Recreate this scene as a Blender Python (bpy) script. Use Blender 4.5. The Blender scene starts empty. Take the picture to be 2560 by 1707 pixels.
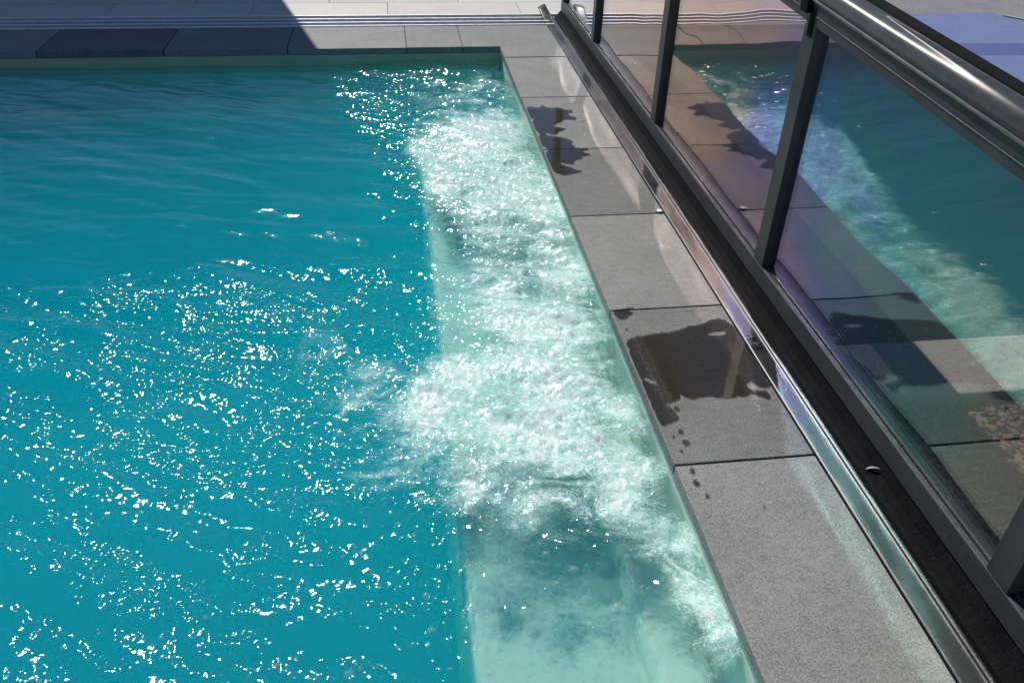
import bpy, bmesh, math, random
import numpy as np
from mathutils import Vector, Matrix
from mathutils.geometry import tessellate_polygon
random.seed(7); rng = np.random.default_rng(11)
scene = bpy.context.scene
col = scene.collection
rad = math.radians

# ---------------------------------------------------------------- camera
YAW, PITCH, ROLL = 0.1503981, 0.6141436, 0.0313111
cam_d = bpy.data.cameras.new('camera'); cam = bpy.data.objects.new('camera', cam_d); col.objects.link(cam)
fw = Vector((math.sin(YAW)*math.cos(PITCH), math.cos(YAW)*math.cos(PITCH), -math.sin(PITCH)))
rt = Vector((math.cos(YAW), -math.sin(YAW), 0)); up = rt.cross(fw)
r2 = rt*math.cos(ROLL)+up*math.sin(ROLL); u2 = -rt*math.sin(ROLL)+up*math.cos(ROLL)
m = Matrix((r2, u2, -fw)).transposed().to_4x4(); m.translation = (-0.74637, -5.92556, 1.67)
cam.matrix_world = m
cam_d.lens = 2069.02/2560*36; cam_d.sensor_width = 36; cam_d.clip_start = 0.05; cam_d.clip_end = 2000
scene.camera = cam
# ---------------------------------------------------------------- sky, sun, exposure
SUN_EL = 46.0; SUN_AZ = math.radians(-18.0)     # from +Y towards -X
world = bpy.data.worlds.new('World'); scene.world = world; world.use_nodes = True
wn = world.node_tree.nodes; wl = world.node_tree.links
sky = wn.new('ShaderNodeTexSky'); sky.sky_type = 'NISHITA'; sky.sun_disc = False
sky.sun_elevation = rad(SUN_EL); sky.sun_rotation = SUN_AZ; sky.air_density = 1.0; sky.dust_density = 0.0; sky.ozone_density = 6.0
bg = wn['Background']; bg.inputs['Strength'].default_value = 0.060
wl.new(sky.outputs['Color'], bg.inputs['Color'])
sun_d = bpy.data.lights.new('sun', 'SUN'); sun_d.energy = 4.2; sun_d.angle = rad(0.53); sun_d.color = (1.0, 0.955, 0.89)
sun = bpy.data.objects.new('sun', sun_d); col.objects.link(sun)
sdir = Vector((math.sin(SUN_AZ)*math.cos(rad(SUN_EL)), math.cos(SUN_AZ)*math.cos(rad(SUN_EL)), math.sin(rad(SUN_EL))))
sun.rotation_euler = sdir.to_track_quat('Z', 'Y').to_euler(); sun.location = (-2, 8, 8)
scene.view_settings.view_transform = 'Standard'; scene.view_settings.look = 'None'
scene.view_settings.exposure = 0.0; scene.view_settings.gamma = 1.0; scene.view_settings.use_curve_mapping = False
scene.render.engine = 'CYCLES'
cy = scene.cycles
cy.max_bounces = 8; cy.diffuse_bounces = 3; cy.glossy_bounces = 4; cy.transmission_bounces = 8
cy.transparent_max_bounces = 20; cy.volume_bounces = 3
cy.blur_glossy = 0.235; cy.sample_clamp_indirect = 40.0; cy.sample_clamp_direct = 0.0
cy.use_denoising = True
cy.use_guiding = True; cy.use_surface_guiding = True; cy.use_volume_guiding = False     # finds the sunlight thrown back by the panes
cy.guiding_training_samples = 128; cy.surface_guiding_probability = .8

# ---------------------------------------------------------------- helpers
def mat(name):
    m = bpy.data.materials.new(name); m.use_nodes = True
    nt = m.node_tree; nt.nodes.clear()
    out = nt.nodes.new('ShaderNodeOutputMaterial')
    def N(t, **k):
        n = nt.nodes.new('ShaderNode'+t)
        for a, v in k.items():
            if a.startswith('i_'):
                n.inputs[a[2:].replace('_', ' ')].default_value = v
            else: setattr(n, a, v)
        return n
    def L(a, b): nt.links.new(a, b)
    return m, N, L, out
def tex_noise(N, L, vec, scale, detail=4, rough=.55, dist=0.):
    n = N('TexNoise'); n.inputs['Scale'].default_value = scale; n.inputs['Detail'].default_value = detail
    n.inputs['Roughness'].default_value = rough; n.inputs['Distortion'].default_value = dist
    if vec is not None: L(vec, n.inputs['Vector'])
    return n
def ramp(N, L, src, stops, interp='LINEAR'):
    r = N('ValToRGB'); r.color_ramp.interpolation = interp
    e = r.color_ramp.elements
    while len(e) < len(stops): e.new(0.5)
    for el, (p, c) in zip(e, stops):
        el.position = p; el.color = (c[0], c[1], c[2], 1) if not isinstance(c, (int, float)) else (c, c, c, 1)
    L(src, r.inputs['Fac']); return r
def mth(N, L, op, a, b=None, c=None, clamp=False):
    n = N('Math'); n.operation = op; n.use_clamp = clamp
    for i, v in enumerate((a, b, c)):
        if v is None: continue
        if isinstance(v, (int, float)): n.inputs[i].default_value = v
        else: L(v, n.inputs[i])
    return n.outputs[0]
def mapping(N, L, src, scale=(1, 1, 1), rot=(0, 0, 0)):
    mp = N('Mapping'); mp.inputs['Scale'].default_value = scale; mp.inputs['Rotation'].default_value = rot
    L(src, mp.inputs['Vector']); return mp.outputs[0]
def schlick(N, L, f0, normal=None, pw=5.0):
    # thin-sheet reflectance, the same from both sides
    lw = N('LayerWeight'); lw.inputs['Blend'].default_value = .5
    if normal is not None: L(normal, lw.inputs['Normal'])
    p = mth(N, L, 'POWER', lw.outputs['Facing'], pw)
    return mth(N, L, 'ADD', f0, mth(N, L, 'MULTIPLY', p, 1-f0), clamp=True)
def wpos(N): return N('NewGeometry').outputs['Position']
def mesh_obj(name, verts, faces, material, parent=None, smooth=False):
    me = bpy.data.meshes.new(name); me.from_pydata([tuple(v) for v in verts], [], faces); me.update()
    if material: me.materials.append(material)
    if smooth: me.shade_smooth()
    o = bpy.data.objects.new(name, me); col.objects.link(o)
    if parent: o.parent = parent
    return o
def bm_obj(name, bm, material, parent=None, smooth=False):
    bmesh.ops.recalc_face_normals(bm, faces=bm.faces)
    me = bpy.data.meshes.new(name); bm.to_mesh(me); bm.free()
    me.materials.append(material)
    if smooth: me.shade_smooth()
    o = bpy.data.objects.new(name, me); col.objects.link(o)
    if parent: o.parent = parent
    return o
def box_bm(bm, x0, x1, y0, y1, z0, z1, bev=0.0, seg=1):
    vs = [bm.verts.new((x, y, z)) for x in (x0, x1) for y in (y0, y1) for z in (z0, z1)]
    fs = [bm.faces.new([vs[i] for i in f]) for f in ((0, 1, 3, 2), (4, 6, 7, 5), (0, 4, 5, 1), (2, 3, 7, 6), (0, 2, 6, 4), (1, 5, 7, 3))]
    if bev > 0:
        es = {e for f in fs for e in f.edges}
        bmesh.ops.bevel(bm, geom=list(es), offset=bev, segments=seg, profile=.5, affect='EDGES')
    return bm
def box(name, x0, x1, y0, y1, z0, z1, material, parent=None, bev=0.0, seg=1):
    bm = bmesh.new(); box_bm(bm, x0, x1, y0, y1, z0, z1, bev, seg); return bm_obj(name, bm, material, parent)
def extrude_profile(name, prof, y0, y1, material, parent=None, n=1, closed=True, zfun=None, smooth=False):
    """prof: (x,z) list run along Y"""
    V = []; F = []; k = len(prof)
    for i in range(n+1):
        y = y0+(y1-y0)*i/n
        dz = zfun(y) if zfun else 0
        V += [(x, y, z+dz) for x, z in prof]
    for i in range(n):
        for j in range(k if closed else k-1):
            a = i*k+j; b = i*k+(j+1) % k; F.append((a, b, b+k, a+k))
    if closed: F.append(tuple(range(k))); F.append(tuple(range(n*k+k-1, n*k-1, -1)))
    o = mesh_obj(name, V, F, material, parent)
    bm = bmesh.new(); bm.from_mesh(o.data); bmesh.ops.recalc_face_normals(bm, faces=bm.faces)
    bm.to_mesh(o.data); bm.free()
    if smooth: o.data.shade_smooth()
    return o
def empty(name, loc=(0, 0, 0)):
    o = bpy.data.objects.new(name, None); col.objects.link(o); o.location = loc; o.empty_display_size = .1; return o
def tag(o, label=None, cat=None, group=None, kind=None):
    if label: o['label'] = label
    if cat: o['category'] = cat
    if group: o['group'] = group
    if kind: o['kind'] = kind
    return o

# ---------------------------------------------------------------- materials
def stone_mat(name, c0, c1, c2, rough=.72, spk=260., vein=0.0, bump=.25, hue=None):
    m, N, L, out = mat(name); P = wpos(N)
    oi = N('ObjectInfo')
    big = tex_noise(N, L, P, 3.2, 4, .6)
    mid = tex_noise(N, L, mapping(N, L, P, (1, 1.6, 1)), 26, 5, .65, .4)
    fine = tex_noise(N, L, P, spk, 3, .7)
    s = mth(N, L, 'ADD', mth(N, L, 'MULTIPLY', big.outputs['Fac'], .20), mth(N, L, 'MULTIPLY', mid.outputs['Fac'], .22))
    s = mth(N, L, 'ADD', s, mth(N, L, 'MULTIPLY', fine.outputs['Fac'], .83))
    s = mth(N, L, 'ADD', s, mth(N, L, 'MULTIPLY', mth(N, L, 'SUBTRACT', oi.outputs['Random'], .5), .16))
    r = ramp(N, L, s, [(.44, c0), (.62, c1), (.8, c2)])
    colr = r.outputs['Color']
    if vein > 0:   # short dark bedding marks and pits
        vn = tex_noise(N, L, mapping(N, L, P, (9, 34, 9), (0, 0, .12)), 1.0, 6, .6, .8)
        vm = ramp(N, L, vn.outputs['Fac'], [(.27, 0.), (.31, 1.)])
        mx = N('MixRGB'); mx.blend_type = 'MULTIPLY'; mx.inputs['Fac'].default_value = vein
        L(colr, mx.inputs['Color1']); L(vm.outputs['Color'], mx.inputs['Color2']); colr = mx.outputs['Color']
    b = N('BsdfPrincipled'); L(colr, b.inputs['Base Color']); b.inputs['Roughness'].default_value = rough
    bp = N('Bump'); bp.inputs['Strength'].default_value = bump; bp.inputs['Distance'].default_value = .004
    hh = mth(N, L, 'ADD', mth(N, L, 'MULTIPLY', mid.outputs['Fac'], .7), mth(N, L, 'MULTIPLY', fine.outputs['Fac'], .35))
    L(hh, bp.inputs['Height']); L(bp.outputs['Normal'], b.inputs['Normal'])
    L(b.outputs['BSDF'], out.inputs['Surface']); return m
M_coping = stone_mat('coping_stone', (.075, .076, .072), (.172, .173, .165), (.31, .31, .295), spk=210, bump=.35, vein=.35)
M_deck = stone_mat('deck_stone', (.42, .40, .37), (.60, .58, .54), (.70, .68, .64), spk=120, vein=.25)
M_slab = stone_mat('slab_stone', (.24, .19, .165), (.42, .34, .30), (.52, .44, .40), spk=150, vein=.6)
M_mortar = stone_mat('joint_mortar', (.03, .03, .03), (.06, .06, .058), (.09, .09, .085), spk=90)
M_asphalt = stone_mat('asphalt', (.07, .065, .075), (.17, .165, .18), (.30, .29, .30), rough=.9, spk=70, bump=.6)
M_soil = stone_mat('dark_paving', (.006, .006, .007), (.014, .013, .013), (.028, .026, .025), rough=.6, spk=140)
M_plaster = stone_mat('white_plaster', (.66, .66, .66), (.74, .74, .74), (.8, .8, .8), rough=.85, spk=60)
M_plasterdark = stone_mat('grey_plaster', (.22, .22, .23), (.3, .3, .31), (.36, .36, .37), rough=.85, spk=90)
M_gravel = stone_mat('red_gravel', (.07, .038, .026), (.19, .095, .062), (.33, .19, .135), rough=.85, spk=60)

def simple(name, c, rough=.5, metal=0., spec=.5):
    m, N, L, out = mat(name); b = N('BsdfPrincipled'); P = wpos(N)
    n = tex_noise(N, L, P, 18, 4); n2 = tex_noise(N, L, P, 240, 2)
    s = mth(N, L, 'ADD', mth(N, L, 'MULTIPLY', n.outputs['Fac'], .6), mth(N, L, 'MULTIPLY', n2.outputs['Fac'], .4))
    r = ramp(N, L, s, [(.3, [v*.82 for v in c]), (.7, [min(1, v*1.15) for v in c])])
    L(r.outputs['Color'], b.inputs['Base Color'])
    rr = N('MapRange'); rr.inputs['To Min'].default_value = rough*.8; rr.inputs['To Max'].default_value = min(1, rough*1.2)
    L(n.outputs['Fac'], rr.inputs['Value']); L(rr.outputs['Result'], b.inputs['Roughness'])
    b.inputs['Metallic'].default_value = metal; b.inputs['Specular IOR Level'].default_value = spec
    L(b.outputs['BSDF'], out.inputs['Surface']); return m
def frame_mat():
    m, N, L, out = mat('anodised_frame'); b = N('BsdfPrincipled'); P = wpos(N)
    streak = tex_noise(N, L, mapping(N, L, P, (60, 60, 2.5), (0, .35, 0)), 1., 5, .7)
    blot = tex_noise(N, L, P, 7, 4, .6); dust = tex_noise(N, L, P, 420, 2, .6)
    s = mth(N, L, 'ADD', mth(N, L, 'MULTIPLY', streak.outputs['Fac'], .45), mth(N, L, 'MULTIPLY', blot.outputs['Fac'], .55))
    r = ramp(N, L, s, [(.35, (.04, .042, .044)), (.65, (.078, .08, .082))])
    d = ramp(N, L, dust.outputs['Fac'], [(.66, 0.), (.74, 1.)])
    mx = N('MixRGB'); L(mth(N, L, 'MULTIPLY', d.outputs['Color'], .35), mx.inputs['Fac']); L(r.outputs['Color'], mx.inputs['Color1'])
    mx.inputs['Color2'].default_value = (.22, .21, .19, 1)
    L(mx.outputs['Color'], b.inputs['Base Color']); b.inputs['Metallic'].default_value = .25
    rr = N('MapRange'); rr.inputs['To Min'].default_value = .36; rr.inputs['To Max'].default_value = .55
    L(s, rr.inputs['Value']); L(rr.outputs['Result'], b.inputs['Roughness'])
    L(b.outputs['BSDF'], out.inputs['Surface']); return m
M_frame = frame_mat()
M_rubber = simple('black_rubber', (.010, .010, .012), .85, 0., .08)
M_rail = simple('rail_aluminium', (.80, .80, .82), .5, .35)
M_channel = simple('channel_dark', (.035, .035, .05), .7, .0)
M_white = simple('white_plastic', (.82, .81, .79), .3)
M_leafdrip = simple('leaf_and_drip', (.03, .022, .015), .6)
M_wood = simple('grey_timber', (.20, .19, .18), .8)
M_roof = simple('roof_sheet', (.08, .08, .085), .5)
M_pane = simple('window_glass_dark', (.02, .025, .03), .08)

def handrail_mat():
    m, N, L, out = mat('handrail_metal'); b = N('BsdfPrincipled'); P = wpos(N)
    dirt = tex_noise(N, L, mapping(N, L, P, (1, .6, 1)), 9, 5, .65, .6)
    r = ramp(N, L, dirt.outputs['Fac'], [(.35, (.15, .145, .135)), (.62, (.23, .225, .22))])
    L(r.outputs['Color'], b.inputs['Base Color']); b.inputs['Metallic'].default_value = .55
    b.inputs['Roughness'].default_value = .42; b.inputs['Anisotropic'].default_value = .95; b.inputs['Anisotropic Rotation'].default_value = .25
    tg = N('Tangent'); tg.direction_type = 'RADIAL'; tg.axis = 'Y'; L(tg.outputs[0], b.inputs['Tangent'])
    L(b.outputs['BSDF'], out.inputs['Surface']); return m
M_hand = handrail_mat()

def steel_mat():
    m, N, L, out = mat('brushed_steel'); b = N('BsdfPrincipled'); P = wpos(N)
    br = tex_noise(N, L, mapping(N, L, P, (9, 420, 9)), 1., 3, .6)
    sp = tex_noise(N, L, P, 380, 2, .6)
    bl = tex_noise(N, L, P, 6, 4, .6, .5)
    r = ramp(N, L, mth(N, L, 'ADD', mth(N, L, 'MULTIPLY', br.outputs['Fac'], .5), mth(N, L, 'MULTIPLY', bl.outputs['Fac'], .5)), [(.3, (.028, .028, .030)), (.7, (.075, .075, .078))])
    d = ramp(N, L, sp.outputs['Fac'], [(.69, 0.), (.76, 1.)])
    mx = N('MixRGB'); L(mth(N, L, 'MULTIPLY', d.outputs['Color'], .5), mx.inputs['Fac']); L(r.outputs['Color'], mx.inputs['Color1']); mx.inputs['Color2'].default_value = (.6, .58, .54, 1)
    L(mx.outputs['Color'], b.inputs['Base Color']); b.inputs['Metallic'].default_value = .95
    rr = N('MapRange'); rr.inputs['To Min'].default_value = .30; rr.inputs['To Max'].default_value = .44
    L(bl.outputs['Fac'], rr.inputs['Value']); L(rr.outputs['Result'], b.inputs['Roughness'])
    bp = N('Bump'); bp.inputs['Strength'].default_value = .12; bp.inputs['Distance'].default_value = .002
    L(br.outputs['Fac'], bp.inputs['Height']); L(bp.outputs['Normal'], b.inputs['Normal'])
    L(b.outputs['BSDF'], out.inputs['Surface']); return m
M_steel = steel_mat()

def glass_mat():
    m, N, L, out = mat('coated_glass'); P = wpos(N)
    wav = tex_noise(N, L, mapping(N, L, P, (1, 1., 1.)), 1.5, 1, .4)
    bp = N('Bump'); bp.inputs['Strength'].default_value = .35; bp.inputs['Distance'].default_value = .02
    L(wav.outputs['Fac'], bp.inputs['Height'])
    fr = schlick(N, L, .17, bp.outputs['Normal'], 2.9)
    # uneven interference coating: slow colour drift over the pane
    irn = tex_noise(N, L, mapping(N, L, P, (1, .8, 1.3), (.3, .2, 0)), 1.6, 2, .5, .6)
    sx = N('SeparateXYZ'); L(P, sx.inputs[0])
    iv = mth(N, L, 'ADD', mth(N, L, 'MULTIPLY', sx.outputs['Y'], -.2), mth(N, L, 'MULTIPLY', mth(N, L, 'SUBTRACT', irn.outputs['Fac'], .5), .42))
    iv = mth(N, L, 'ADD', iv, mth(N, L, 'MULTIPLY', sx.outputs['Z'], .03))
    hue = ramp(N, L, iv, [(.02, (.92, .90, .94)), (.22, (.96, .82, .80)), (.40, (1.0, .76, .64)), (.56, (.95, .70, .62)), (.66, (.66, .54, .95)), (.74, (.42, .58, 1.0)), (.84, (.46, .92, .84)), (.97, (.86, .86, .72))])
    gl = N('BsdfGlossy'); gl.inputs['Roughness'].default_value = .012; L(hue.outputs['Color'], gl.inputs['Color']); L(bp.outputs['Normal'], gl.inputs['Normal'])
    tr = N('BsdfTransparent'); tr.inputs['Color'].default_value = (.82, .86, .87, 1)
    mx = N('MixShader'); L(fr, mx.inputs['Fac']); L(tr.outputs[0], mx.inputs[1]); L(gl.outputs[0], mx.inputs[2])
    # dried splash marks and dust
    sp = tex_noise(N, L, mapping(N, L, P, (95, 95, 30)), 1., 4, .75, .6)
    cl = tex_noise(N, L, P, 2.6, 3, .6)
    dm = mth(N, L, 'MULTIPLY', ramp(N, L, sp.outputs['Fac'], [(.60, 0.), (.72, 1.)]).outputs['Color'], ramp(N, L, cl.outputs['Fac'], [(.38, .15), (.62, 1.)]).outputs['Color'])
    di = N('BsdfDiffuse'); di.inputs['Color'].default_value = (.6, .6, .6, 1)
    m2 = N('MixShader'); L(mth(N, L, 'MULTIPLY', dm, .17), m2.inputs['Fac']); L(mx.outputs[0], m2.inputs[1]); L(di.outputs[0], m2.inputs[2])
    L(m2.outputs[0], out.inputs['Surface']); return m
M_glass = glass_mat()

def liner_mat(name, c):
    m, N, L, out = mat(name); b = N('BsdfPrincipled'); P = wpos(N)
    n = tex_noise(N, L, P, 2.2, 4); f = tex_noise(N, L, P, 130, 2)
    s = mth(N, L, 'ADD', mth(N, L, 'MULTIPLY', n.outputs['Fac'], .6), mth(N, L, 'MULTIPLY', f.outputs['Fac'], .4))
    r = ramp(N, L, s, [(.3, [v*.9 for v in c]), (.7, [min(1, v*1.08) for v in c])])
    L(r.outputs['Color'], b.inputs['Base Color']); b.inputs['Roughness'].default_value = .6
    L(b.outputs['BSDF'], out.inputs['Surface']); return m
M_liner = liner_mat('pale_liner', (.70, .80, .68))
M_floor = liner_mat('floor_liner', (.05, .22, .33))

def water_mat():
    m, N, L, out = mat('pool_water'); P = wpos(N)
    at = N('Attribute'); at.attribute_name = 'foam'; foam = at.outputs['Fac']
    rip = tex_noise(N, L, mapping(N, L, P, (1, 1.5, 1), (0, 0, .35)), 55, 3, .6, .3)
    b1 = N('Bump'); b1.inputs['Strength'].default_value = .22; b1.inputs['Distance'].default_value = .0025; L(rip.outputs['Fac'], b1.inputs['Height'])
    fr = schlick(N, L, .021, b1.outputs['Normal'])
    gl = N('BsdfGlossy'); gl.inputs['Roughness'].default_value = .062; L(b1.outputs['Normal'], gl.inputs['Normal'])
    tr = N('BsdfTransparent'); tr.inputs['Color'].default_value = (1, 1, 1, 1)
    rf = N('BsdfRefraction'); rf.inputs['IOR'].default_value = 1.33; rf.inputs['Roughness'].default_value = .02; L(b1.outputs['Normal'], rf.inputs['Normal'])
    tm = N('MixShader'); tm.inputs['Fac'].default_value = .32; L(tr.outputs[0], tm.inputs[1]); L(rf.outputs[0], tm.inputs[2])
    w = N('MixShader'); L(fr, w.inputs['Fac']); L(tm.outputs[0], w.inputs[1]); L(gl.outputs[0], w.inputs[2])
    # aerated, milky water
    n1 = tex_noise(N, L, mapping(N, L, P, (1, 1.2, 1)), 5.5, 6, .62, 1.1)
    n2 = tex_noise(N, L, mapping(N, L, P, (1, 1.4, 1)), 34, 6, .7, .8)
    milk = mth(N, L, 'ADD', mth(N, L, 'POWER', foam, 1.45), mth(N, L, 'MULTIPLY', mth(N, L, 'SUBTRACT', n1.outputs['Fac'], .5), 1.15))
    milk = mth(N, L, 'ADD', milk, mth(N, L, 'MULTIPLY', mth(N, L, 'SUBTRACT', n2.outputs['Fac'], .5), .55))
    mr = N('MapRange'); mr.interpolation_type = 'SMOOTHSTEP'; mr.inputs['From Min'].default_value = .16; mr.inputs['From Max'].default_value = .80
    L(milk, mr.inputs['Value'])
    gate = mth(N, L, 'MULTIPLY_ADD', foam, 3.2, -.28, clamp=True)
    mfac = mth(N, L, 'MULTIPLY', mth(N, L, 'MULTIPLY', mr.outputs['Result'], .80), gate)
    vm = N('VectorMath'); vm.operation = 'ADD'; L(N('NewGeometry').outputs['Normal'], vm.inputs[0]); vm.inputs[1].default_value = (0, 0, 1.0)
    vn_ = N('VectorMath'); vn_.operation = 'NORMALIZE'; L(vm.outputs[0], vn_.inputs[0])
    md = N('BsdfDiffuse'); md.inputs['Color'].default_value = (.50, .85, .79, 1); L(vn_.outputs[0], md.inputs['Normal'])
    mg = N('MixShader'); L(fr, mg.inputs['Fac']); L(md.outputs[0], mg.inputs[1]); L(gl.outputs[0], mg.inputs[2])
    s1 = N('MixShader'); L(mfac, s1.inputs['Fac']); L(w.outputs[0], s1.inputs[1]); L(mg.outputs[0], s1.inputs[2])
    # froth: lacy filaments and tiny bubbles on top
    vo = N('TexVoronoi'); vo.inputs['Scale'].default_value = 190; L(P, vo.inputs['Vector'])
    fn = tex_noise(N, L, P, 120, 5, .75, .5)
    lace = tex_noise(N, L, mapping(N, L, P, (1, 1.25, 1)), 21, 5, .68, 1.4)
    rid = mth(N, L, 'SUBTRACT', 1., mth(N, L, 'MULTIPLY', mth(N, L, 'ABSOLUTE', mth(N, L, 'SUBTRACT', lace.outputs['Fac'], .5)), 9.))
    lace2 = tex_noise(N, L, mapping(N, L, P, (1, 1.2, 1)), 52, 4, .7, 1.2)
    rid2 = mth(N, L, 'SUBTRACT', 1., mth(N, L, 'MULTIPLY', mth(N, L, 'ABSOLUTE', mth(N, L, 'SUBTRACT', lace2.outputs['Fac'], .5)), 9.))
    rid = mth(N, L, 'MAXIMUM', rid, -1.2); rid2 = mth(N, L, 'MAXIMUM', rid2, -1.2)
    fr_h = mth(N, L, 'ADD', mth(N, L, 'MULTIPLY', foam, .75), mth(N, L, 'MULTIPLY', mth(N, L, 'SUBTRACT', n1.outputs['Fac'], .5), 1.1))
    fr_h = mth(N, L, 'ADD', fr_h, mth(N, L, 'MULTIPLY', mth(N, L, 'SUBTRACT', fn.outputs['Fac'], .5), .9))
    fr_h = mth(N, L, 'ADD', fr_h, mth(N, L, 'ADD', mth(N, L, 'MULTIPLY', rid, .34), mth(N, L, 'MULTIPLY', rid2, .26)))
    fr_h = mth(N, L, 'ADD', fr_h, -.80)
    fmr = N('MapRange'); fmr.interpolation_type = 'SMOOTHSTEP'; fmr.inputs['From Min'].default_value = 0.; fmr.inputs['From Max'].default_value = .26; L(fr_h, fmr.inputs['Value'])
    ffac = mth(N, L, 'MULTIPLY', mth(N, L, 'MULTIPLY', fmr.outputs['Result'], .80), gate)
    b2 = N('Bump'); b2.inputs['Strength'].default_value = .45; b2.inputs['Distance'].default_value = .0022
    L(mth(N, L, 'ADD', mth(N, L, 'MULTIPLY', vo.outputs['Distance'], -1.), mth(N, L, 'MULTIPLY', fn.outputs['Fac'], 1.)), b2.inputs['Height'])
    fd = N('BsdfDiffuse'); fd.inputs['Color'].default_value = (.80, .90, .89, 1); L(vn_.outputs[0], fd.inputs['Normal'])
    fg = N('BsdfGlossy'); fg.inputs['Roughness'].default_value = .16; L(b2.outputs['Normal'], fg.inputs['Normal'])
    fb = N('MixShader'); L(schlick(N, L, .045, b2.outputs['Normal']), fb.inputs['Fac']); L(fd.outputs[0], fb.inputs[1]); L(fg.outputs[0], fb.inputs[2])
    s2 = N('MixShader'); L(ffac, s2.inputs['Fac']); L(s1.outputs[0], s2.inputs[1]); L(fb.outputs[0], s2.inputs[2])
    L(s2.outputs[0], out.inputs['Surface'])
    va = N('VolumeAbsorption'); va.inputs['Color'].default_value = (.0, .935, .975, 1); va.inputs['Density'].default_value = .95
    vs = N('VolumeScatter'); vs.inputs['Color'].default_value = (.005, .77, 1.0, 1); vs.inputs['Density'].default_value = .62; vs.inputs['Anisotropy'].default_value = 0.0
    ad = N('AddShader'); L(va.outputs[0], ad.inputs[0]); L(vs.outputs[0], ad.inputs[1]); L(ad.outputs[0], out.inputs['Volume'])
    return m
M_water = water_mat()
def bubble_mat():
    m, N, L, out = mat('bubble_film')
    lw = schlick(N, L, .03)
    gl = N('BsdfGlossy'); gl.inputs['Roughness'].default_value = .06
    tr = N('BsdfTransparent'); tr.inputs['Color'].default_value = (.97, .99, .99, 1)
    mx = N('MixShader'); L(lw, mx.inputs['Fac']); L(tr.outputs[0], mx.inputs[1]); L(gl.outputs[0], mx.inputs[2])
    d = N('BsdfDiffuse'); d.inputs['Color'].default_value = (.8, .88, .87, 1)
    m2 = N('MixShader'); m2.inputs['Fac'].default_value = .10; L(mx.outputs[0], m2.inputs[1]); L(d.outputs[0], m2.inputs[2])
    L(m2.outputs[0], out.inputs['Surface']); return m
M_bubble = bubble_mat()
def wet_mat():
    m, N, L, out = mat('water_film'); P = wpos(N)
    n = tex_noise(N, L, P, 30, 3, .5)
    bp = N('Bump'); bp.inputs['Strength'].default_value = .10; bp.inputs['Distance'].default_value = .002; L(n.outputs['Fac'], bp.inputs['Height'])
    fr = schlick(N, L, .045, bp.outputs['Normal'], 3.6)
    gl = N('BsdfGlossy'); gl.inputs['Roughness'].default_value = .06; L(bp.outputs['Normal'], gl.inputs['Normal'])
    tr = N('BsdfTransparent'); tr.inputs['Color'].default_value = (.45, .42, .375, 1)   # soaked stone seen through the film
    mx = N('MixShader'); L(fr, mx.inputs['Fac']); L(tr.outputs[0], mx.inputs[1]); L(gl.outputs[0], mx.inputs[2])
    L(mx.outputs[0], out.inputs['Surface']); return m
M_wet = wet_mat()

# ---------------------------------------------------------------- ground
POOL_X0, POOL_Y0 = -5.2, -7.0
ground = mesh_obj('ground', [(-300, -300, -.9), (300, -300, -.9), (300, 300, -.9), (-300, 300, -.9)], [], M_asphalt)
# one sheet to the horizon with a hole where the pool is dug
V = [(-300, -300), (300, -300), (300, 300), (-300, 300), (POOL_X0-.3, POOL_Y0-.3), (.3, POOL_Y0-.3), (.3, .3), (POOL_X0-.3, .3)]
me = ground.data; me.clear_geometry()
me.from_pydata([(x, y, -.9) for x, y in V], [], [(0, 1, 5, 4), (1, 2, 6, 5), (2, 3, 7, 6), (3, 0, 4, 7)]); me.update()
tag(ground, kind='structure')
# ---------------------------------------------------------------- pool basin
WX = 0.012       # liner is set back under the coping lip
basin = empty('pool_basin', (-2.5, -3.5, -1.5)); tag(basin, kind='structure')
def bpart(name, x0, x1, y0, y1, z0, z1, m, bev=0.):
    o = box(name, x0, x1, y0, y1, z0, z1, m, None, bev, 3); o.parent = basin; o.matrix_parent_inverse = Matrix.Translation((2.5, 3.5, 1.5)); return o
bpart('basin_floor', POOL_X0, .28, POOL_Y0, .28, -1.62, -1.42, M_floor)
bpart('basin_wall', WX, .27, POOL_Y0, .27, -1.419, -.044, M_liner)
bpart('basin_wall', POOL_X0, WX-.001, WX, .27, -1.419, -.044, M_liner)
bpart('basin_wall', POOL_X0, POOL_X0+.25, POOL_Y0+.001, WX-.001, -1.419, -.044, M_liner)
bpart('basin_wall', POOL_X0+.251, WX-.001, POOL_Y0, POOL_Y0+.25, -1.419, -.044, M_liner)
bpart('waterline_band', POOL_X0+.26, WX-.002, WX-.0045, WX-.0005, -.16, -.045, liner_mat('olive_liner', (.38, .44, .31)))  # darker olive band at the waterline, far wall only
bench = bpart('bench', -.62, WX-.001, -6.7, -.95, -1.419, -.38, M_liner, .03)
bpart('bench_riser', -.165, WX-.002, -6.7, -4.20, -.3795, -.29, M_liner, .04)
bpart('bench_riser', -.165, WX-.002, -3.95, -.97, -.3795, -.26, M_liner, .035)

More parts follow.
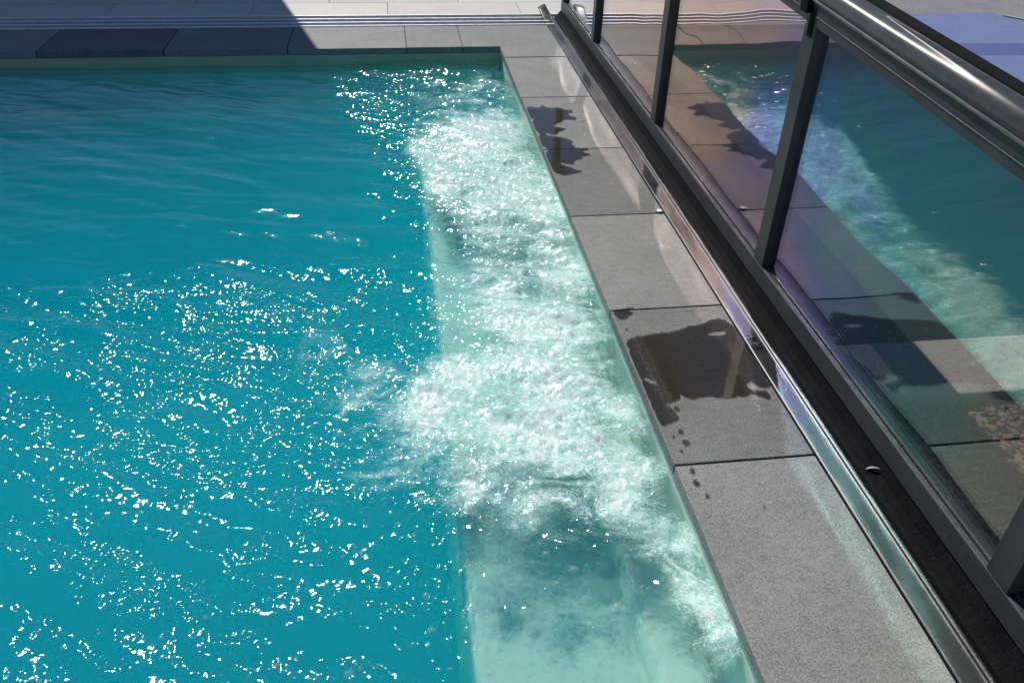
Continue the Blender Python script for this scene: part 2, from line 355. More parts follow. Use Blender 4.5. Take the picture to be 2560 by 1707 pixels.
# ---------------------------------------------------------------- coping tiles
coping = empty('coping', (0, 0, 0)); tag(coping, kind='structure')
bed = box('coping_bed', .02, .425, POOL_Y0-.1, .56, -.043, -.006, M_mortar, coping)
bed2 = box('coping_bed', POOL_X0-.1, .019, .02, .56, -.043, -.006, M_mortar, coping)
def tile(name, x0, x1, y0, y1, z0, z1, m, parent, bev=.003):
    j = random.uniform(-.0012, .0012)
    return box(name, x0, x1, y0, y1, z0, z1+j, m, parent, bev, 2)
g = .0035
ys = [-.257, -1.066, -1.875, -2.648, -3.422, -4.248, -5.06, -5.87, -6.68]
for a, b in zip(ys[:-1], ys[1:]):
    tile('coping_tile', 0+random.uniform(-.002, .002), .4285, b+g, a-g, -.040, .0, M_coping, coping)
xs = [-.262, -.655, -1.468, -2.281, -3.09, -3.90, -4.71, -5.2]
for a, b in zip(xs[:-1], xs[1:]):
    tile('coping_tile', b+g, a-g, random.uniform(-.002, .002), .555, -.040, .0, M_coping, coping)
bm = bmesh.new()   # corner tile cut round the pool corner
pts = [(-.262+g, .0), (.0, .0), (.0, -.257+g), (.4285, -.257+g), (.4285, .555), (-.262+g, .555)]
f = bm.faces.new([bm.verts.new((x, y, -.040)) for x, y in pts])
ex = bmesh.ops.extrude_face_region(bm, geom=[f]); bmesh.ops.translate(bm, vec=(0, 0, .0405), verts=[v for v in ex['geom'] if isinstance(v, bmesh.types.BMVert)])
bmesh.ops.recalc_face_normals(bm, faces=bm.faces)
bmesh.ops.bevel(bm, geom=list(bm.edges), offset=.003, segments=2, affect='EDGES')
bm_obj('coping_tile', bm, M_coping, coping)

# ---------------------------------------------------------------- far deck
deck = empty('deck', (0, 0, 0)); tag(deck, kind='structure')
box('deck_bed', -7, 1.6, .885, 3.15, -.06, -.008, M_mortar, deck)
yr = [.888, 1.292, 1.70, 2.11, 2.52, 2.93]
for r in range(len(yr)-1):
    off = [-.774, -1.246, -.95, -.6, -1.1][r]
    for k in range(-6, 3):
        x0 = off+k*1.056; x1 = x0+1.056
        if x1 < -6.9 or x0 > 1.5: continue
        tile('deck_tile', x0+.002, min(x1, 1.59)-.002, yr[r]+.002, yr[r+1]-.002, -.04, 0, M_deck, deck, .0025)
# ---------------------------------------------------------------- floor track
track = empty('floor_track', (-2, .72, 0))
tag(track, 'long aluminium floor track with four bright ridges between far coping and pale deck', 'track')
def tp(o): o.parent = track; o.matrix_parent_inverse = Matrix.Translation((2, -.72, 0)); return o
tp(box('base_plate', -7, 1.6, .5585, .8845, -.045, -.014, M_channel))
for yc in (.572, .668, .768, .866):
    prof = [(-.012, -.013), (.012, -.013), (.012, .002), (.009, .006), (-.009, .006), (-.012, .002)]
    V = []; F = []
    for x in (-7, 1.6): V += [(x, yc+a, z) for a, z in prof]
    for j in range(6): F.append((j, (j+1) % 6, (j+1) % 6+6, j+6))
    F += [tuple(range(5, -1, -1)), tuple(range(6, 12))]
    tp(mesh_obj('rail', V, F, M_rail))

# ---------------------------------------------------------------- outside the enclosure
ZO = -.03
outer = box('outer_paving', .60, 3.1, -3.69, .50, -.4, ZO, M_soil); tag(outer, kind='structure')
edge = box('edging_slab', .60, 3.1, -4.0, -3.694, -.4, ZO+.012, M_slab, None, .006, 2)
tag(edge, 'pale pinkish stone edging slab behind the glass, between dark paving and gravel', 'slab')
gb = box('gravel_bed', .60, 3.1, -7.0, -4.004, -.4, ZO-.035, M_gravel); tag(gb, kind='structure')
# gravel stones
def rock_template(seed):
    b = bmesh.new(); bmesh.ops.create_icosphere(b, subdivisions=1, radius=1)
    r = random.Random(seed)
    for v in b.verts: v.co *= r.uniform(.7, 1.15)
    V = np.array([v.co[:] for v in b.verts]); F = np.array([[v.index for v in f.verts] for f in b.faces]); b.free(); return V, F
def scatter(name, pts, radii, temps, material, flat=.7, parent=None, smooth=False):
    Vs = []; Fs = []; base = 0
    for i, (p, r) in enumerate(zip(pts, radii)):
        V, F = temps[i % len(temps)]
        a = rng.uniform(0, 6.283); c, s = math.cos(a), math.sin(a)
        W = V*[r, r*rng.uniform(.7, 1.1), r*flat]
        W = np.stack([W[:, 0]*c-W[:, 1]*s, W[:, 0]*s+W[:, 1]*c, W[:, 2]], 1)+p
        Vs.append(W); Fs.append(F+base); base += len(V)
    Vs = np.concatenate(Vs); Fs = np.concatenate(Fs)
    me = bpy.data.meshes.new(name); me.vertices.add(len(Vs)); me.vertices.foreach_set('co', Vs.ravel())
    k = Fs.shape[1]; me.loops.add(Fs.size); me.loops.foreach_set('vertex_index', Fs.ravel().astype(np.int32))
    me.polygons.add(len(Fs)); me.polygons.foreach_set('loop_start', np.arange(0, Fs.size, k, dtype=np.int32)); me.polygons.foreach_set('loop_total', np.full(len(Fs), k, np.int32))
    me.update(calc_edges=True); me.materials.append(material)
    if smooth: me.shade_smooth()
    o = bpy.data.objects.new(name, me); col.objects.link(o); o.parent = parent; return o
n = 4200
pts = np.stack([rng.uniform(.63, 1.75, n), rng.uniform(-5.3, -4.02, n), ZO-.034+rng.uniform(0, .012, n)], 1)
gs = scatter('gravel', pts, rng.uniform(.007, .019, n), [rock_template(i) for i in range(8)], M_gravel)
tag(gs, 'red brown gravel lying behind the glass wall', 'gravel', kind='stuff')

terr = box('terrace', 3.105, 60, -30, 60, -.89, .0, M_asphalt); tag(terr, kind='structure')
terr2 = box('terrace', 1.62, 3.104, .51, 60, -.89, .0, M_asphalt); tag(terr2, kind='structure')
M_blue = stone_mat('blue_lit_asphalt', (.11, .16, .31), (.15, .20, .37), (.20, .26, .43), rough=.9, spk=90, bump=.4)  # blue light over the asphalt put into the panels' own colour
M_bluedark = stone_mat('dark_blue_lit_asphalt', (.05, .08, .23), (.07, .105, .28), (.11, .15, .34), rough=.9, spk=90, bump=.4)
mt = empty('blue_lit_panels', (3.6, 0, 0)); tag(mt, 'blue-lit asphalt with a darker blue stripe, painted as flat panels beyond the handrail', 'lit_asphalt')
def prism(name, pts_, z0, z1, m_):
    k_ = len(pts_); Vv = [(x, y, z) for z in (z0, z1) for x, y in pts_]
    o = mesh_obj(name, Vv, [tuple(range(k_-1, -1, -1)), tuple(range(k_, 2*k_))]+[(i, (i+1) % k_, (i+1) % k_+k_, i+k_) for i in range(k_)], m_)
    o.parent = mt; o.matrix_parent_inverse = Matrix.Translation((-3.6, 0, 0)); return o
prism('lit_asphalt_panel', [(2.7, -.075), (5.2, -.145), (4.86, -.06), (4.305, .665), (4.29, .815), (2.7, .72)], .001, .008, M_blue)
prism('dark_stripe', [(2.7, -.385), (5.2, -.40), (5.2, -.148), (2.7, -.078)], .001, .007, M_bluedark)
prism('lit_asphalt_panel', [(2.7, -1.6), (5.2, -1.6), (5.2, -.403), (2.7, -.388)], .001, .008, M_blue)
prism('edging_strip', [(4.31, .668), (4.865, -.057), (4.885, -.045), (4.33, .68)], .001, .02, M_deck)

# unseen cantilever parasol left of the frame: canopy cut short to keep most water sunlit
par = empty('unseen_parasol', (-7.6, 3.9, -.05)); tag(par, 'large unseen cantilever parasol shading the far left deck, canopy cut short over the water', 'unseen_parasol')
def pp(o): o.parent = par; o.matrix_parent_inverse = Matrix.Translation((7.6, -3.9, .05)); return o
HC = 3.0; ct = HC/math.tan(rad(SUN_EL)); ox, oy = math.sin(SUN_AZ)*ct, math.cos(SUN_AZ)*ct
e1 = Vector((-.247, .969, 0)); e2 = Vector((-.969, -.247, 0)); c1 = Vector((-1.19+ox, -.28+oy, HC)); SZ = 4.7
P4 = [c1, c1+e1*SZ*.52, c1+e1*SZ*.52+e2*SZ, c1+e2*SZ]; cc = c1+e1*SZ*.26+e2*SZ/2+Vector((0, 0, .55))
V = [p for p in P4]+[cc]+[p-Vector((0, 0, .16)) for p in P4]+[cc-Vector((0, 0, .02))]+[p*.998+cc*.002-Vector((0, 0, .16)) for p in P4]
pp(mesh_obj('unseen_canopy', V, [(0, 1, 4), (1, 2, 4), (2, 3, 4), (3, 0, 4), (0, 5, 6, 1), (1, 6, 7, 2), (2, 7, 8, 3), (3, 8, 5, 0)], M_wood))
def bar(name, a, b, r, m_):
    d = (b-a); q = d.to_track_quat('Z', 'Y'); Vv = []; n_ = 8
    for p in (a, b):
        for k_ in range(n_): Vv.append(p+q @ Vector((r*math.cos(6.2832*k_/n_), r*math.sin(6.2832*k_/n_), 0)))
    return mesh_obj(name, Vv, [(k_, (k_+1) % n_, (k_+1) % n_+n_, k_+n_) for k_ in range(n_)]+[tuple(range(n_-1, -1, -1)), tuple(range(n_, 2*n_))], m_)
for p in P4: pp(bar('rib', cc-Vector((0, 0, .06)), p-Vector((0, 0, .03)), .014, M_frame))
pp(bar('pole', Vector((-7.6, 3.9, -.05)), Vector((-7.6, 3.9, 3.9)), .05, M_frame))
pp(bar('arm', Vector((-7.6, 3.9, 3.8)), cc+Vector((0, 0, .12)), .035, M_frame))
pp(box('base_plate', -8.1, -7.1, 3.4, 4.4, -.06, .02, M_frame, None, .01))

# ---------------------------------------------------------------- steel flashing (cove)
prof = [(.4300, -.0010)]+[(.43+.056*t/5, -.0010+.0045*(t/5)**.6) for t in range(1, 6)]
prof += [(.4895, .0042), (.4925, .0058)]
for k in range(0, 13):      # rolled bead that catches the sun
    a = rad(-62+k*124/12); prof.append((.5045+.0125*math.sin(a), .0010+.0115*math.cos(a)))
prof += [(.5175, .0052), (.5205, .0045), (.526, .0045)]
ny = 180; y_a, y_b = .93, -6.9; V = []; F = []; k = len(prof)
for i in range(ny+1):
    t = i/ny; y = y_a+(y_b-y_a)*t
    wob = .0015*math.sin(y*2.3)+.0009*math.sin(y*6.1+1)
    lift = max(0., (y-.62)/.31)**2
    for j, (x, z) in enumerate(prof):
        u = j/(k-1)
        xx = x+wob*u*.6; zz = z+wob*.6*math.sin(u*3.14)
        yy = y
        if lift > 0:
            zz += lift*(.05*(1-u)*(.4+.6*abs(2*u-.7))+.028*math.sin(u*6.))*1.0
            xx -= lift*.012*(1-u); yy += lift*.06*math.sin(u*4)
        # shallow dent where the sheet was stepped on
        dd = math.hypot((y-.22)/.06, (u-.5)/.25); zz -= .006*math.exp(-dd*dd)
        V.append((xx, yy, zz))
for i in range(ny):
    for j in range(k-1): a = i*k+j; F.append((a, a+1, a+k+1, a+k))
fl = mesh_obj('steel_flashing', V, F, M_steel, smooth=True)
sm = fl.modifiers.new('thickness', 'SOLIDIFY'); sm.thickness = .002; sm.offset = -1
tag(fl, 'brushed steel flashing strip with bright bead beside the coping, curled up at its far end', 'flashing')

def brush_mat():
    m, N, L, out = mat('brush_seal'); b = N('BsdfPrincipled'); P = wpos(N)
    br = tex_noise(N, L, mapping(N, L, P, (14, 330, 14), (0, 0, .05)), 1., 4, .7, .3)
    sp = tex_noise(N, L, mapping(N, L, P, (120, 420, 120)), 1., 2, .6); bl = tex_noise(N, L, P, 11, 4, .65, .5)
    r = ramp(N, L, mth(N, L, 'ADD', mth(N, L, 'MULTIPLY', br.outputs['Fac'], .55), mth(N, L, 'MULTIPLY', bl.outputs['Fac'], .45)), [(.38, (.003, .003, .004)), (.58, (.009, .009, .010)), (.74, (.035, .034, .033))])
    d = ramp(N, L, sp.outputs['Fac'], [(.66, 0.), (.74, 1.)])
    mx = N('MixRGB'); L(mth(N, L, 'MULTIPLY', d.outputs['Color'], .5), mx.inputs['Fac']); L(r.outputs['Color'], mx.inputs['Color1']); mx.inputs['Color2'].default_value = (.12, .11, .10, 1)
    L(mx.outputs['Color'], b.inputs['Base Color']); b.inputs['Roughness'].default_value = .6; b.inputs['Specular IOR Level'].default_value = .03
    bp = N('Bump'); bp.inputs['Strength'].default_value = .5; bp.inputs['Distance'].default_value = .003
    L(br.outputs['Fac'], bp.inputs['Height']); L(bp.outputs['Normal'], b.inputs['Normal'])
    L(b.outputs['BSDF'], out.inputs['Surface']); return m
M_brush = brush_mat()
# ---------------------------------------------------------------- glass enclosure wall
enc = empty('glass_enclosure', (.6, -2.5, .05)); tag(enc, 'dark framed glass enclosure wall with sloping round handrail beside the pool', 'enclosure')
def ep(o, parent=None):
    o.parent = parent or enc
    o.matrix_parent_inverse = (Matrix.Translation((-.6, 2.5, -.05)) if parent is None else Matrix.Identity(4)); return o
FX = .580; GX = .606; SL = .0426
def ztop(y): return 1.0046+SL*(y+3.117)
Y_F, Y_N = .80, -6.9
base_prof = [(FX, .056), (FX, .1245), (FX+.004, .1285), (FX+.014, .1285), (FX+.0145, .1235), (FX+.018, .1235), (FX+.0185, .133), (FX+.0245, .133), (FX+.034, .133), (FX+.0345, .1285), (FX+.06, .1285), (FX+.06, .010), (FX+.004, .010), (FX+.004, .056)]
ep(extrude_profile('brush_seal', [(.5235, .0055), (.540, .0120), (.560, .0270), (.5795, .0505), (.5795, .0440), (.562, .0200), (.545, .0060), (.5235, .0005)], Y_F, Y_N, M_brush))
bot = ep(extrude_profile('bottom_rail', base_prof, Y_F, Y_N, M_frame))
ep(extrude_profile('seal_strip', [(FX+.001, .0515), (FX+.0035, .0515), (FX+.0035, .0555), (FX+.001, .0555)], Y_F, Y_N, M_rubber))
mulls = [(-.302, -.377), (-1.803, -1.885), (-3.294, -3.375), (-4.792, -4.872), (-6.29, -6.37), (.80, .72)]
for a, b in mulls:
    bm = bmesh.new(); box_bm(bm, FX, FX+.056, b, a, .1287, ztop((a+b)/2)+.002, .002, 1)
    mu = ep(bm_obj('mullion', bm, M_frame))
pan = [(.72, -.302), (-.377, -1.803), (-1.885, -3.294), (-3.375, -4.792), (-4.872, -6.29)]
for a, b in pan:
    V = []; e = .0005
    for x in (GX, GX+.008):
        V += [(x, b-.004, .1332), (x, a+.004, .1332), (x, a+.004, ztop(a)+.012), (x, b-.004, ztop(b)+.012)]
    F = [(0, 1, 2, 3), (7, 6, 5, 4), (0, 4, 5, 1), (1, 5, 6, 2), (2, 6, 7, 3), (3, 7, 4, 0)]
    ep(mesh_obj('glass_pane', V, F, M_glass))
tr_prof = [(FX, .004), (FX, .030), (FX+.002, .0305), (FX+.002, .0335), (FX, .034), (FX, .068), (FX-.002, .070), (FX-.002, .074), (FX+.002, .076), (FX+.060, .076), (FX+.060, .004)]
ep(extrude_profile('top_rail', tr_prof, Y_F, Y_N, M_frame, zfun=ztop))
hp_ = []
for k in range(17):
    a = rad(-20+k*(200/16)); hp_.append((FX+.046-.048*math.cos(a), .086+.040*math.sin(a)))
hr = ep(extrude_profile('handrail', hp_, Y_F+.002, Y_N, M_hand, zfun=ztop, smooth=False))
for p in hr.data.polygons: p.use_smooth = len(p.vertices) == 4
gk = [(FX+.088, .05)]+[(FX+.112-.024*math.cos(rad(a_)), .100+.026*math.sin(rad(a_))) for a_ in range(0, 181, 20)]+[(FX+.136, .05)]
ep(extrude_profile('handrail_gasket', gk, Y_F, Y_N, M_rubber, zfun=ztop))
for x_, z_, r_ in ((FX-.0035, .0715, .0040), (FX-.0008, .0322, .0016)):
    ep(extrude_profile('trim_bead', [(x_+r_*math.cos(a_*.7854), z_+r_*math.sin(a_*.7854)) for a_ in range(8)], Y_F, Y_N, M_hand, zfun=ztop, smooth=False))
bm = bmesh.new(); box_bm(bm, FX-.022, FX-.0025, -3.325, -3.275, ztop(-3.3)+.032, ztop(-3.3)+.073, .004, 2)
br = ep(bm_obj('latch_bracket', bm, M_rubber))
bm = bmesh.new(); box_bm(bm, FX-.004, FX-.0005, -3.352, -3.322, ztop(-3.34)-.035, ztop(-3.34)+.05, .001, 1)
ep(bm_obj('rubber_tab', bm, M_rubber))

# ---------------------------------------------------------------- water surface
NX, NY = 800, 960
X0, X1, Y0, Y1 = -4.4, WX+.004, -5.45, WX+.004
# the frame only sees this part finely; beyond it a coarse rim closes the pool
gx = np.linspace(X0, X1, NX); gy = np.linspace(Y0, Y1, NY)
XX, YY = np.meshgrid(gx, gy)
FOAM = [(-0.348, -1.495, 0.37, 0.64, 0.9), (-0.487, -0.51, 0.34, 0.71, 0.35), (-0.116, -0.53, 0.23, 0.49, 0.45), (-0.572, -2.003, 0.27, 0.43, 0.8), (-0.136, -2.089, 0.29, 0.46, 0.8), (-0.298, -2.506, 0.28, 0.42, 0.6), (-0.019, -2.44, 0.19, 0.29, 0.75), (-0.069, -2.927, 0.22, 0.31, 0.8), (-0.41, -2.969, 0.22, 0.3, 0.55), (-0.387, -3.237, 0.2, 0.26, 0.7), (-0.154, -3.38, 0.23, 0.29, 0.85), (-0.281, -3.641, 0.23, 0.26, 0.95), (-0.591, -3.661, 0.2, 0.22, 0.75), (-0.934, -3.675, 0.19, 0.22, 0.5), (-1.08, -3.405, 0.19, 0.23, 0.35), (-0.705, -3.835, 0.2, 0.22, 0.65), (-0.32, -3.875, 0.22, 0.23, 0.9), (-0.07, -3.878, 0.13, 0.15, 0.8), (-0.478, -3.986, 0.17, 0.17, 0.6), (-0.756, -4.075, 0.16, 0.16, 0.45), (-0.568, -4.187, 0.15, 0.15, 0.55), (-0.31, -4.064, 0.19, 0.19, 0.75), (-0.107, -4.144, 0.15, 0.15, 0.85), (-0.176, -4.317, 0.15, 0.15, 0.7), (-0.452, -4.287, 0.14, 0.13, 0.5), (-0.045, -4.446, 0.12, 0.13, 0.75), (-0.044, -4.636, 0.10, 0.13, 0.7), (-0.022, -4.764, 0.10, 0.11, 0.65), (-.30, -4.70, .10, .08, .22), (-0.927, -4.057, 0.13, 0.14, 0.3), (-1.439, -3.37, 0.31, 0.38, 0.12), (-0.353, -4.443, 0.1, 0.09, 0.3), (-0.152, -1.308, 0.2, 0.39, 0.7), (-0.715, -1.595, 0.14, 0.26, 0.5)]
def foam_at(x, y):
    keep = np.ones_like(x)
    for cx, cy_, rx, ry, a in FOAM:
        d = ((x-cx)/(rx*.85))**2+((y-cy_)/(ry*.85))**2
        keep = keep*(1-min(.97, a*1.02)*np.exp(-d))
    f = 1-keep
    # foam thinned left of a slanting line, standing in for the far shadow edge
    lim = -.99-.19*(y+.5)
    k = np.clip((x-lim)/.12, 0, 1)
    return np.where(y > -2.7, f*np.maximum(k, .18), f)
FO = foam_at(XX, YY)
FO0 = FO
def field(lmin, lmax, ang=None, spread=9.):
    dx = (X1-X0)/(NX-1); dy = (Y1-Y0)/(NY-1)
    w = rng.standard_normal((NY, NX)); Fw = np.fft.fft2(w)
    kx = np.fft.fftfreq(NX, dx)[None, :]; ky = np.fft.fftfreq(NY, dy)[:, None]
    kk = np.hypot(kx, ky); kk[0, 0] = 1e-6; lam = 1/kk
    lo, hi = math.log(lmin), math.log(lmax); mid = (lo+hi)/2; hw = (hi-lo)/2
    H = np.exp(-((np.log(lam)-mid)/hw)**2)
    if ang is not None:
        th = np.arctan2(ky, kx); dth = np.angle(np.exp(2j*(th-ang)))/2; H = H*np.exp(-(dth/rad(spread))**2)
    h = np.real(np.fft.ifft2(Fw*H)); return h/h.std()
aer = np.clip(.045+.05*field(.35, 1.1), 0, .13)      # faint drifting aeration in the open water
FO = np.maximum(FO, aer*np.clip((-XX-.5)/.3, 0, 1)*np.where(YY > -2.9, .6, 1.))
shade_calm = np.clip((YY+3.05)/.35, 0, 1)*np.clip((-.78-XX-.19*(YY+1.6))/.22, 0, 1)    # waves flattened where shade would hide the sun glints
turb = np.clip(FO0*1.4, 0, 1)
gust = np.clip(np.exp(.5*field(.25, .8)), .55, 1.7)*np.where(XX > -.62, .42, 1.)*(1-.5*turb)
h = (.0085-.0046*shade_calm)*field(.55, 1.3, rad(62), 40)
h += (.0054-.0034*shade_calm)*field(.16, .42, rad(66), 24)
h += (.0005+.0016*(1-shade_calm)*gust+.0026*turb)*field(.07, .15, rad(70), 45)
h += (.00010+.00085*(1-shade_calm)*gust+.0011*turb)*field(.030, .07)
h += (.00003+.00058*(1-shade_calm)*gust+.00050*turb)*field(.015, .030)
h += .022*np.exp(-(((XX+.3)/.3)**2+((YY+1.45)/.35)**2))+.016*np.exp(-(((XX+.25)/.3)**2+((YY+3.6)/.45)**2))
Z = -.112+h+.018*turb
Z = -.050-.012*np.logaddexp(0, -(Z+.050)/.012)+.0
vtx = np.stack([XX.ravel(), YY.ravel(), Z.ravel()], 1)
idx = np.arange(NX*NY).reshape(NY, NX)
quads = np.stack([idx[:-1, :-1], idx[:-1, 1:], idx[1:, 1:], idx[1:, :-1]], -1).reshape(-1, 4)
# skirt and bottom close the body of water so that it absorbs light by depth
rim = np.concatenate([idx[0, :], idx[1:, -1], idx[-1, -2::-1], idx[-2:0:-1, 0]])
low = vtx[rim].copy(); low[:, 2] = -1.50
nb = len(vtx); nr = len(rim)
side = np.stack([rim, np.arange(nr)+nb, (np.arange(nr)+1) % nr+nb, np.roll(rim, -1)], -1)
allv = np.concatenate([vtx, low]); 
me = bpy.data.meshes.new('water')
fq = np.concatenate([quads, side])
bottom = list(range(nb, nb+nr))
loops = np.concatenate([fq.ravel(), np.array(bottom)]).astype(np.int32)
starts = np.concatenate([np.arange(0, fq.size, 4), [fq.size]]).astype(np.int32); totals = np.concatenate([np.full(len(fq), 4), [nr]]).astype(np.int32)
me.vertices.add(len(allv)); me.vertices.foreach_set('co', allv.ravel()); me.loops.add(len(loops)); me.loops.foreach_set('vertex_index', loops)
me.polygons.add(len(starts)); me.polygons.foreach_set('loop_start', starts); me.polygons.foreach_set('loop_total', totals)
me.update(calc_edges=True); me.validate()
a = me.attributes.new('foam', 'FLOAT', 'POINT'); a.data.foreach_set('value', np.concatenate([FO.ravel(), np.zeros(nr)]).astype(np.float32))
me.polygons.foreach_set('use_smooth', np.concatenate([np.ones(len(quads), bool), np.zeros(len(side)+1, bool)]))
me.materials.append(M_water)
water = bpy.data.objects.new('water', me); col.objects.link(water); tag(water, kind='structure')

# ---------------------------------------------------------------- bubbles floating on the churned water
def dome(nseg=7):
    V = [(0, 0, 1.)]; F = []
    for r, zz in ((.62, .78), (.95, .32), (1.0, -.25)):
        for k in range(nseg): V.append((r*math.cos(6.2832*k/nseg), r*math.sin(6.2832*k/nseg), zz))
    for k in range(nseg):
        k2 = (k+1) % nseg
        F.append((0, 1+k, 1+k2))
        for q in range(2):
            a, b = 1+q*nseg+k, 1+q*nseg+k2
            F += [(a, a+nseg, b+nseg), (a, b+nseg, b)]
    return np.array(V), np.array(F)
clump = field(.12, .5); fine_c = field(.04, .1)
NB = 60000
bx = rng.uniform(-1.9, -.004, NB); by = rng.uniform(-5.0, -.02, NB)
ii = np.clip(((by-Y0)/(Y1-Y0)*(NY-1)).round().astype(int), 0, NY-1); jj = np.clip(((bx-X0)/(X1-X0)*(NX-1)).round().astype(int), 0, NX-1)
dens = np.clip(FO0[ii, jj]*1.0+.16*clump[ii, jj]+.14*fine_c[ii, jj], 0, 1)*np.clip(FO0[ii, jj]*5, 0, 1)
base_d = np.clip(.5*clump[ii, jj]+.5*fine_c[ii, jj]-.75, 0, 1)*.30*(by < -3.2)*(bx > -1.6)
keep = rng.uniform(0, 1, NB) < dens*.50+base_d+.006*(by < -3)
bx, by, ii, jj = bx[keep], by[keep], ii[keep], jj[keep]
br_ = np.clip(rng.lognormal(math.log(.0030), .55, len(bx)), .0014, .012)*np.where(FO[ii, jj] < .25, 1.35, 1.)
pz = np.minimum(Z[ii, jj], -.03)
bo = scatter('foam_bubbles', np.stack([bx, by, pz], 1), br_, [dome()], M_bubble, flat=.8, smooth=True)
tag(bo, 'white foam bubbles over the churned strip of water', 'bubbles', kind='stuff')
print('bubbles', len(bx))

# ---------------------------------------------------------------- wet marks on the coping
def poly_sheet(name, loops_, z, material, thick=.0008):
    pl = [[Vector((x, y, 0)) for x, y in lp] for lp in loops_]
    flat = [p for lp in pl for p in lp]
    tris = tessellate_polygon(pl)
    V = [(p.x, p.y, z) for p in flat]; F = []
    for t in tris:
        a, b, c = [flat[i] for i in t]
        F.append(tuple(t) if (b-a).cross(c-a).z > 0 else tuple(reversed(t)))
    return mesh_obj(name, V, F, material)
def smooth_loop(pts, it=1):
    """rounds a traced outline a little, then roughens it as a drying edge"""
    P = [np.array(p) for p in pts]
    for _ in range(it):
        Q = []
        for i in range(len(P)):
            a, b = P[i], P[(i+1) % len(P)]; Q += [a*.75+b*.25, a*.25+b*.75]
        P = Q
    for amp in (.10, .12, .14):
        Q = []
        for i in range(len(P)):
            a, b = P[i], P[(i+1) % len(P)]; d = b-a; n_ = np.array([-d[1], d[0]])
            Q += [a, (a+b)/2+n_*random.gauss(0, amp)]
        P = Q
    return [(max(.0025, float(p[0])), float(p[1])) for p in P]
P1 = [(0.002, -1.246), (0.035, -1.235), (0.086, -1.259), (0.103, -1.208), (0.129, -1.271), (0.195, -1.257), (0.223, -1.303), (0.264, -1.3), (0.259, -1.351), (0.221, -1.361), (0.24, -1.399), (0.268, -1.431), (0.254, -1.469), (0.196, -1.446), (0.17, -1.492), (0.121, -1.525), (0.106, -1.559), (0.138, -1.573), (0.178, -1.591), (0.155, -1.62), (0.111, -1.651), (0.119, -1.678), (0.078, -1.671), (0.053, -1.643), (0.049, -1.692), (0.101, -1.706), (0.143, -1.731), (0.18, -1.777), (0.16, -1.818), (0.18, -1.883), (0.254, -1.882), (0.188, -1.925), (0.241, -1.963), (0.209, -1.977), (0.174, -1.994), (0.185, -2.019), (0.134, -2.031), (0.124, -2.085), (0.088, -2.067), (0.051, -2.054), (0.061, -2.084), (0.102, -2.115), (0.112, -2.144), (0.154, -2.166), (0.128, -2.183), (0.094, -2.199), (0.045, -2.213), (0.006, -2.174), (0.002, -2.079), (0.002, -1.881), (0.003, -1.666), (0.005, -1.434)]
P2 = [(0.008, -3.617), (0.04, -3.601), (0.116, -3.59), (0.204, -3.579), (0.263, -3.555), (0.325, -3.541), (0.356, -3.518), (0.387, -3.514), (0.415, -3.539), (0.423, -3.57), (0.427, -3.596), (0.427, -3.667), (0.427, -3.723), (0.427, -3.812), (0.427, -3.889), (0.425, -3.921), (0.411, -3.928), (0.385, -3.925), (0.372, -3.891), (0.349, -3.897), (0.34, -3.921), (0.369, -3.94), (0.396, -3.938), (0.403, -3.959), (0.399, -3.982), (0.387, -3.989), (0.369, -3.968), (0.343, -3.95), (0.325, -3.963), (0.246, -3.965), (0.199, -3.95), (0.158, -3.956), (0.149, -3.965), (0.123, -3.948), (0.11, -3.926), (0.109, -3.951), (0.086, -3.964), (0.044, -3.974), (0.059, -3.99), (0.072, -4.029), (0.073, -4.048), (0.049, -4.064), (0.014, -4.078), (0.004, -4.073), (0.003, -3.993), (0.003, -3.916), (0.003, -3.865)]
P2h = [(0.309, -3.606), (0.34, -3.599), (0.381, -3.597), (0.382, -3.61), (0.355, -3.622), (0.316, -3.62)]
P2i = [(.012, -3.83), (.04, -3.845), (.058, -3.868), (.045, -3.872), (.02, -3.858)]
P3 = [(0.005, -3.429), (0.046, -3.417), (0.084, -3.407), (0.096, -3.418), (0.061, -3.429), (0.083, -3.446), (0.065, -3.46), (0.041, -3.484), (0.023, -3.487), (0.01, -3.47)]
ZW = .0035
pu = poly_sheet('puddle', [smooth_loop(P1)], ZW, M_wet); tag(pu, 'bluish splash puddle with fingered edge on the far part of the coping', 'puddle')
pu = poly_sheet('puddle', [smooth_loop(P2), smooth_loop(P2h), smooth_loop(P2i)], ZW, M_wet); tag(pu, 'large dark wet patch covering most of one coping tile', 'puddle')
pu = poly_sheet('puddle', [smooth_loop(P3)], ZW, M_wet); tag(pu, 'small ragged wet splash at the pool edge just beyond the large wet patch', 'puddle')
drops = [(0.077, -4.001, .011, 'small wet drop touching the near tip of the large wet patch'), (0.057, -4.108, .010, 'small wet drop on the tile, first one below the large wet patch'),
         (0.06, -4.158, .014, 'widest dark wet drop between the large wet patch and the next tile joint'), (0.034, -4.194, .006, 'tiny dark drop just above the nearest full tile joint'),
         (0.042, -4.277, .010, 'dark drop on the nearest tile, right below its joint'), (0.037, -4.327, .011, 'dark drop on the nearest tile, second below its joint'),
         (0.052, -4.379, .008, 'dark drop on the nearest tile, third below its joint'), (0.196, -4.434, .004, 'tiny dark speck alone in the middle of the nearest tile'),
         (.03, -4.13, .005, 'tiny drop at the pool edge beside the widest drop'), (.028, -3.55, .006, 'tiny drop at the pool edge between small splash and large wet patch'),
         (.29, -1.50, .006, 'tiny drop off the upper finger of the far bluish puddle'), (.27, -1.62, .004, 'tiny drop off the middle of the far bluish puddle')]
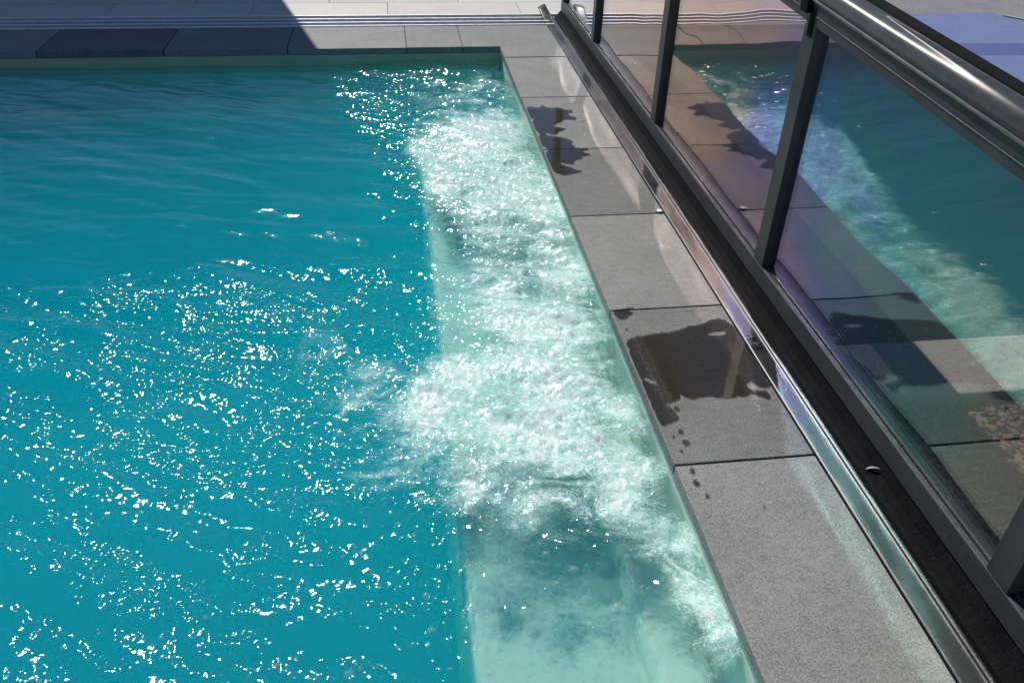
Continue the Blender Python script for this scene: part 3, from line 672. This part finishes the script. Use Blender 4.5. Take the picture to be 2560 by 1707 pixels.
for i, (x, y, r, lab) in enumerate(drops):
    lp = [(x+r*random.uniform(.6, 1.1)*math.cos(6.283*k/9), y+r*1.25*random.uniform(.6, 1.15)*math.sin(6.283*k/9)) for k in range(9)]
    d = poly_sheet('water_drop', [smooth_loop(lp, 1)], ZW, M_wet)
    tag(d, lab, 'drop', 'water drops spotted along the coping')
# small black leaf and two leaf-shaped dark wet drips on the flashing, white cap on the joint, pale scrap
def leaf_mesh(name, loc, L_, W_, rz, m):
    V = []; F = []; nn = 7
    for i in range(nn):
        t = i/(nn-1); w = W_*math.sin(t*math.pi)**.8*.5+.0003; zc = .004+.006*math.sin(t*3.1)
        V += [(t*L_-L_/2, -w, zc+.004*t), (t*L_-L_/2, 0, zc), (t*L_-L_/2, w, zc+.003)]
    for i in range(nn-1):
        for j in range(2): a = i*3+j; F.append((a, a+3, a+4, a+1))
    o = mesh_obj(name, V, F, m, smooth=True); o.location = loc; o.rotation_euler = (0, 0, rz)
    s = o.modifiers.new('t', 'SOLIDIFY'); s.thickness = .0008; return o
tag(leaf_mesh('leaf', (.452, -1.735, .006), .034, .014, .2, M_leafdrip), 'tiny dark leaf lying on the flashing by the far puddle', 'leaf')
tag(leaf_mesh('leaf', (.458, -3.647, .006), .038, .010, .1, M_leafdrip), 'thin dark wet drip on the flashing beside the large wet patch, farther of two', 'leaf')  # wet drip built with the leaf mesh, not a leaf
tag(leaf_mesh('leaf', (.460, -3.702, .006), .042, .009, -.05, M_leafdrip), 'thin dark wet drip on the flashing beside the large wet patch, nearer of two', 'leaf')  # wet drip built with the leaf mesh, not a leaf
cp = empty('joint_cap', (.410, -2.640, 0)); tag(cp, 'small round white cap on the coping joint beside the flashing', 'cap')
def lathe(name, prof, material, parent, seg=24):
    V = []; F = []
    for r, z in prof:
        for k in range(seg): V.append((r*math.cos(6.2832*k/seg), r*math.sin(6.2832*k/seg), z))
    for i in range(len(prof)-1):
        for k in range(seg): k2 = (k+1) % seg; F.append((i*seg+k, i*seg+k2, (i+1)*seg+k2, (i+1)*seg+k))
    F.append(tuple((len(prof)-1)*seg+k for k in range(seg)))
    return mesh_obj(name, V, F, material, parent, smooth=True)
lathe('rim', [(.0175, .0005), (.0175, .004), (.0150, .005)], M_channel, cp)
lathe('dome', [(.0150, .004), (.0148, .008), (.012, .0105), (.006, .0117), (.0005, .012)], M_white, cp)
sc = leaf_mesh('scrap', (.552, -4.353, .0205), .052, .010, 0, M_asphalt)
sc.rotation_euler = (0.0, rad(-40), rad(-58))
tag(sc, 'pale pointed scrap stuck to the dark brush seal under the glass wall', 'scrap')
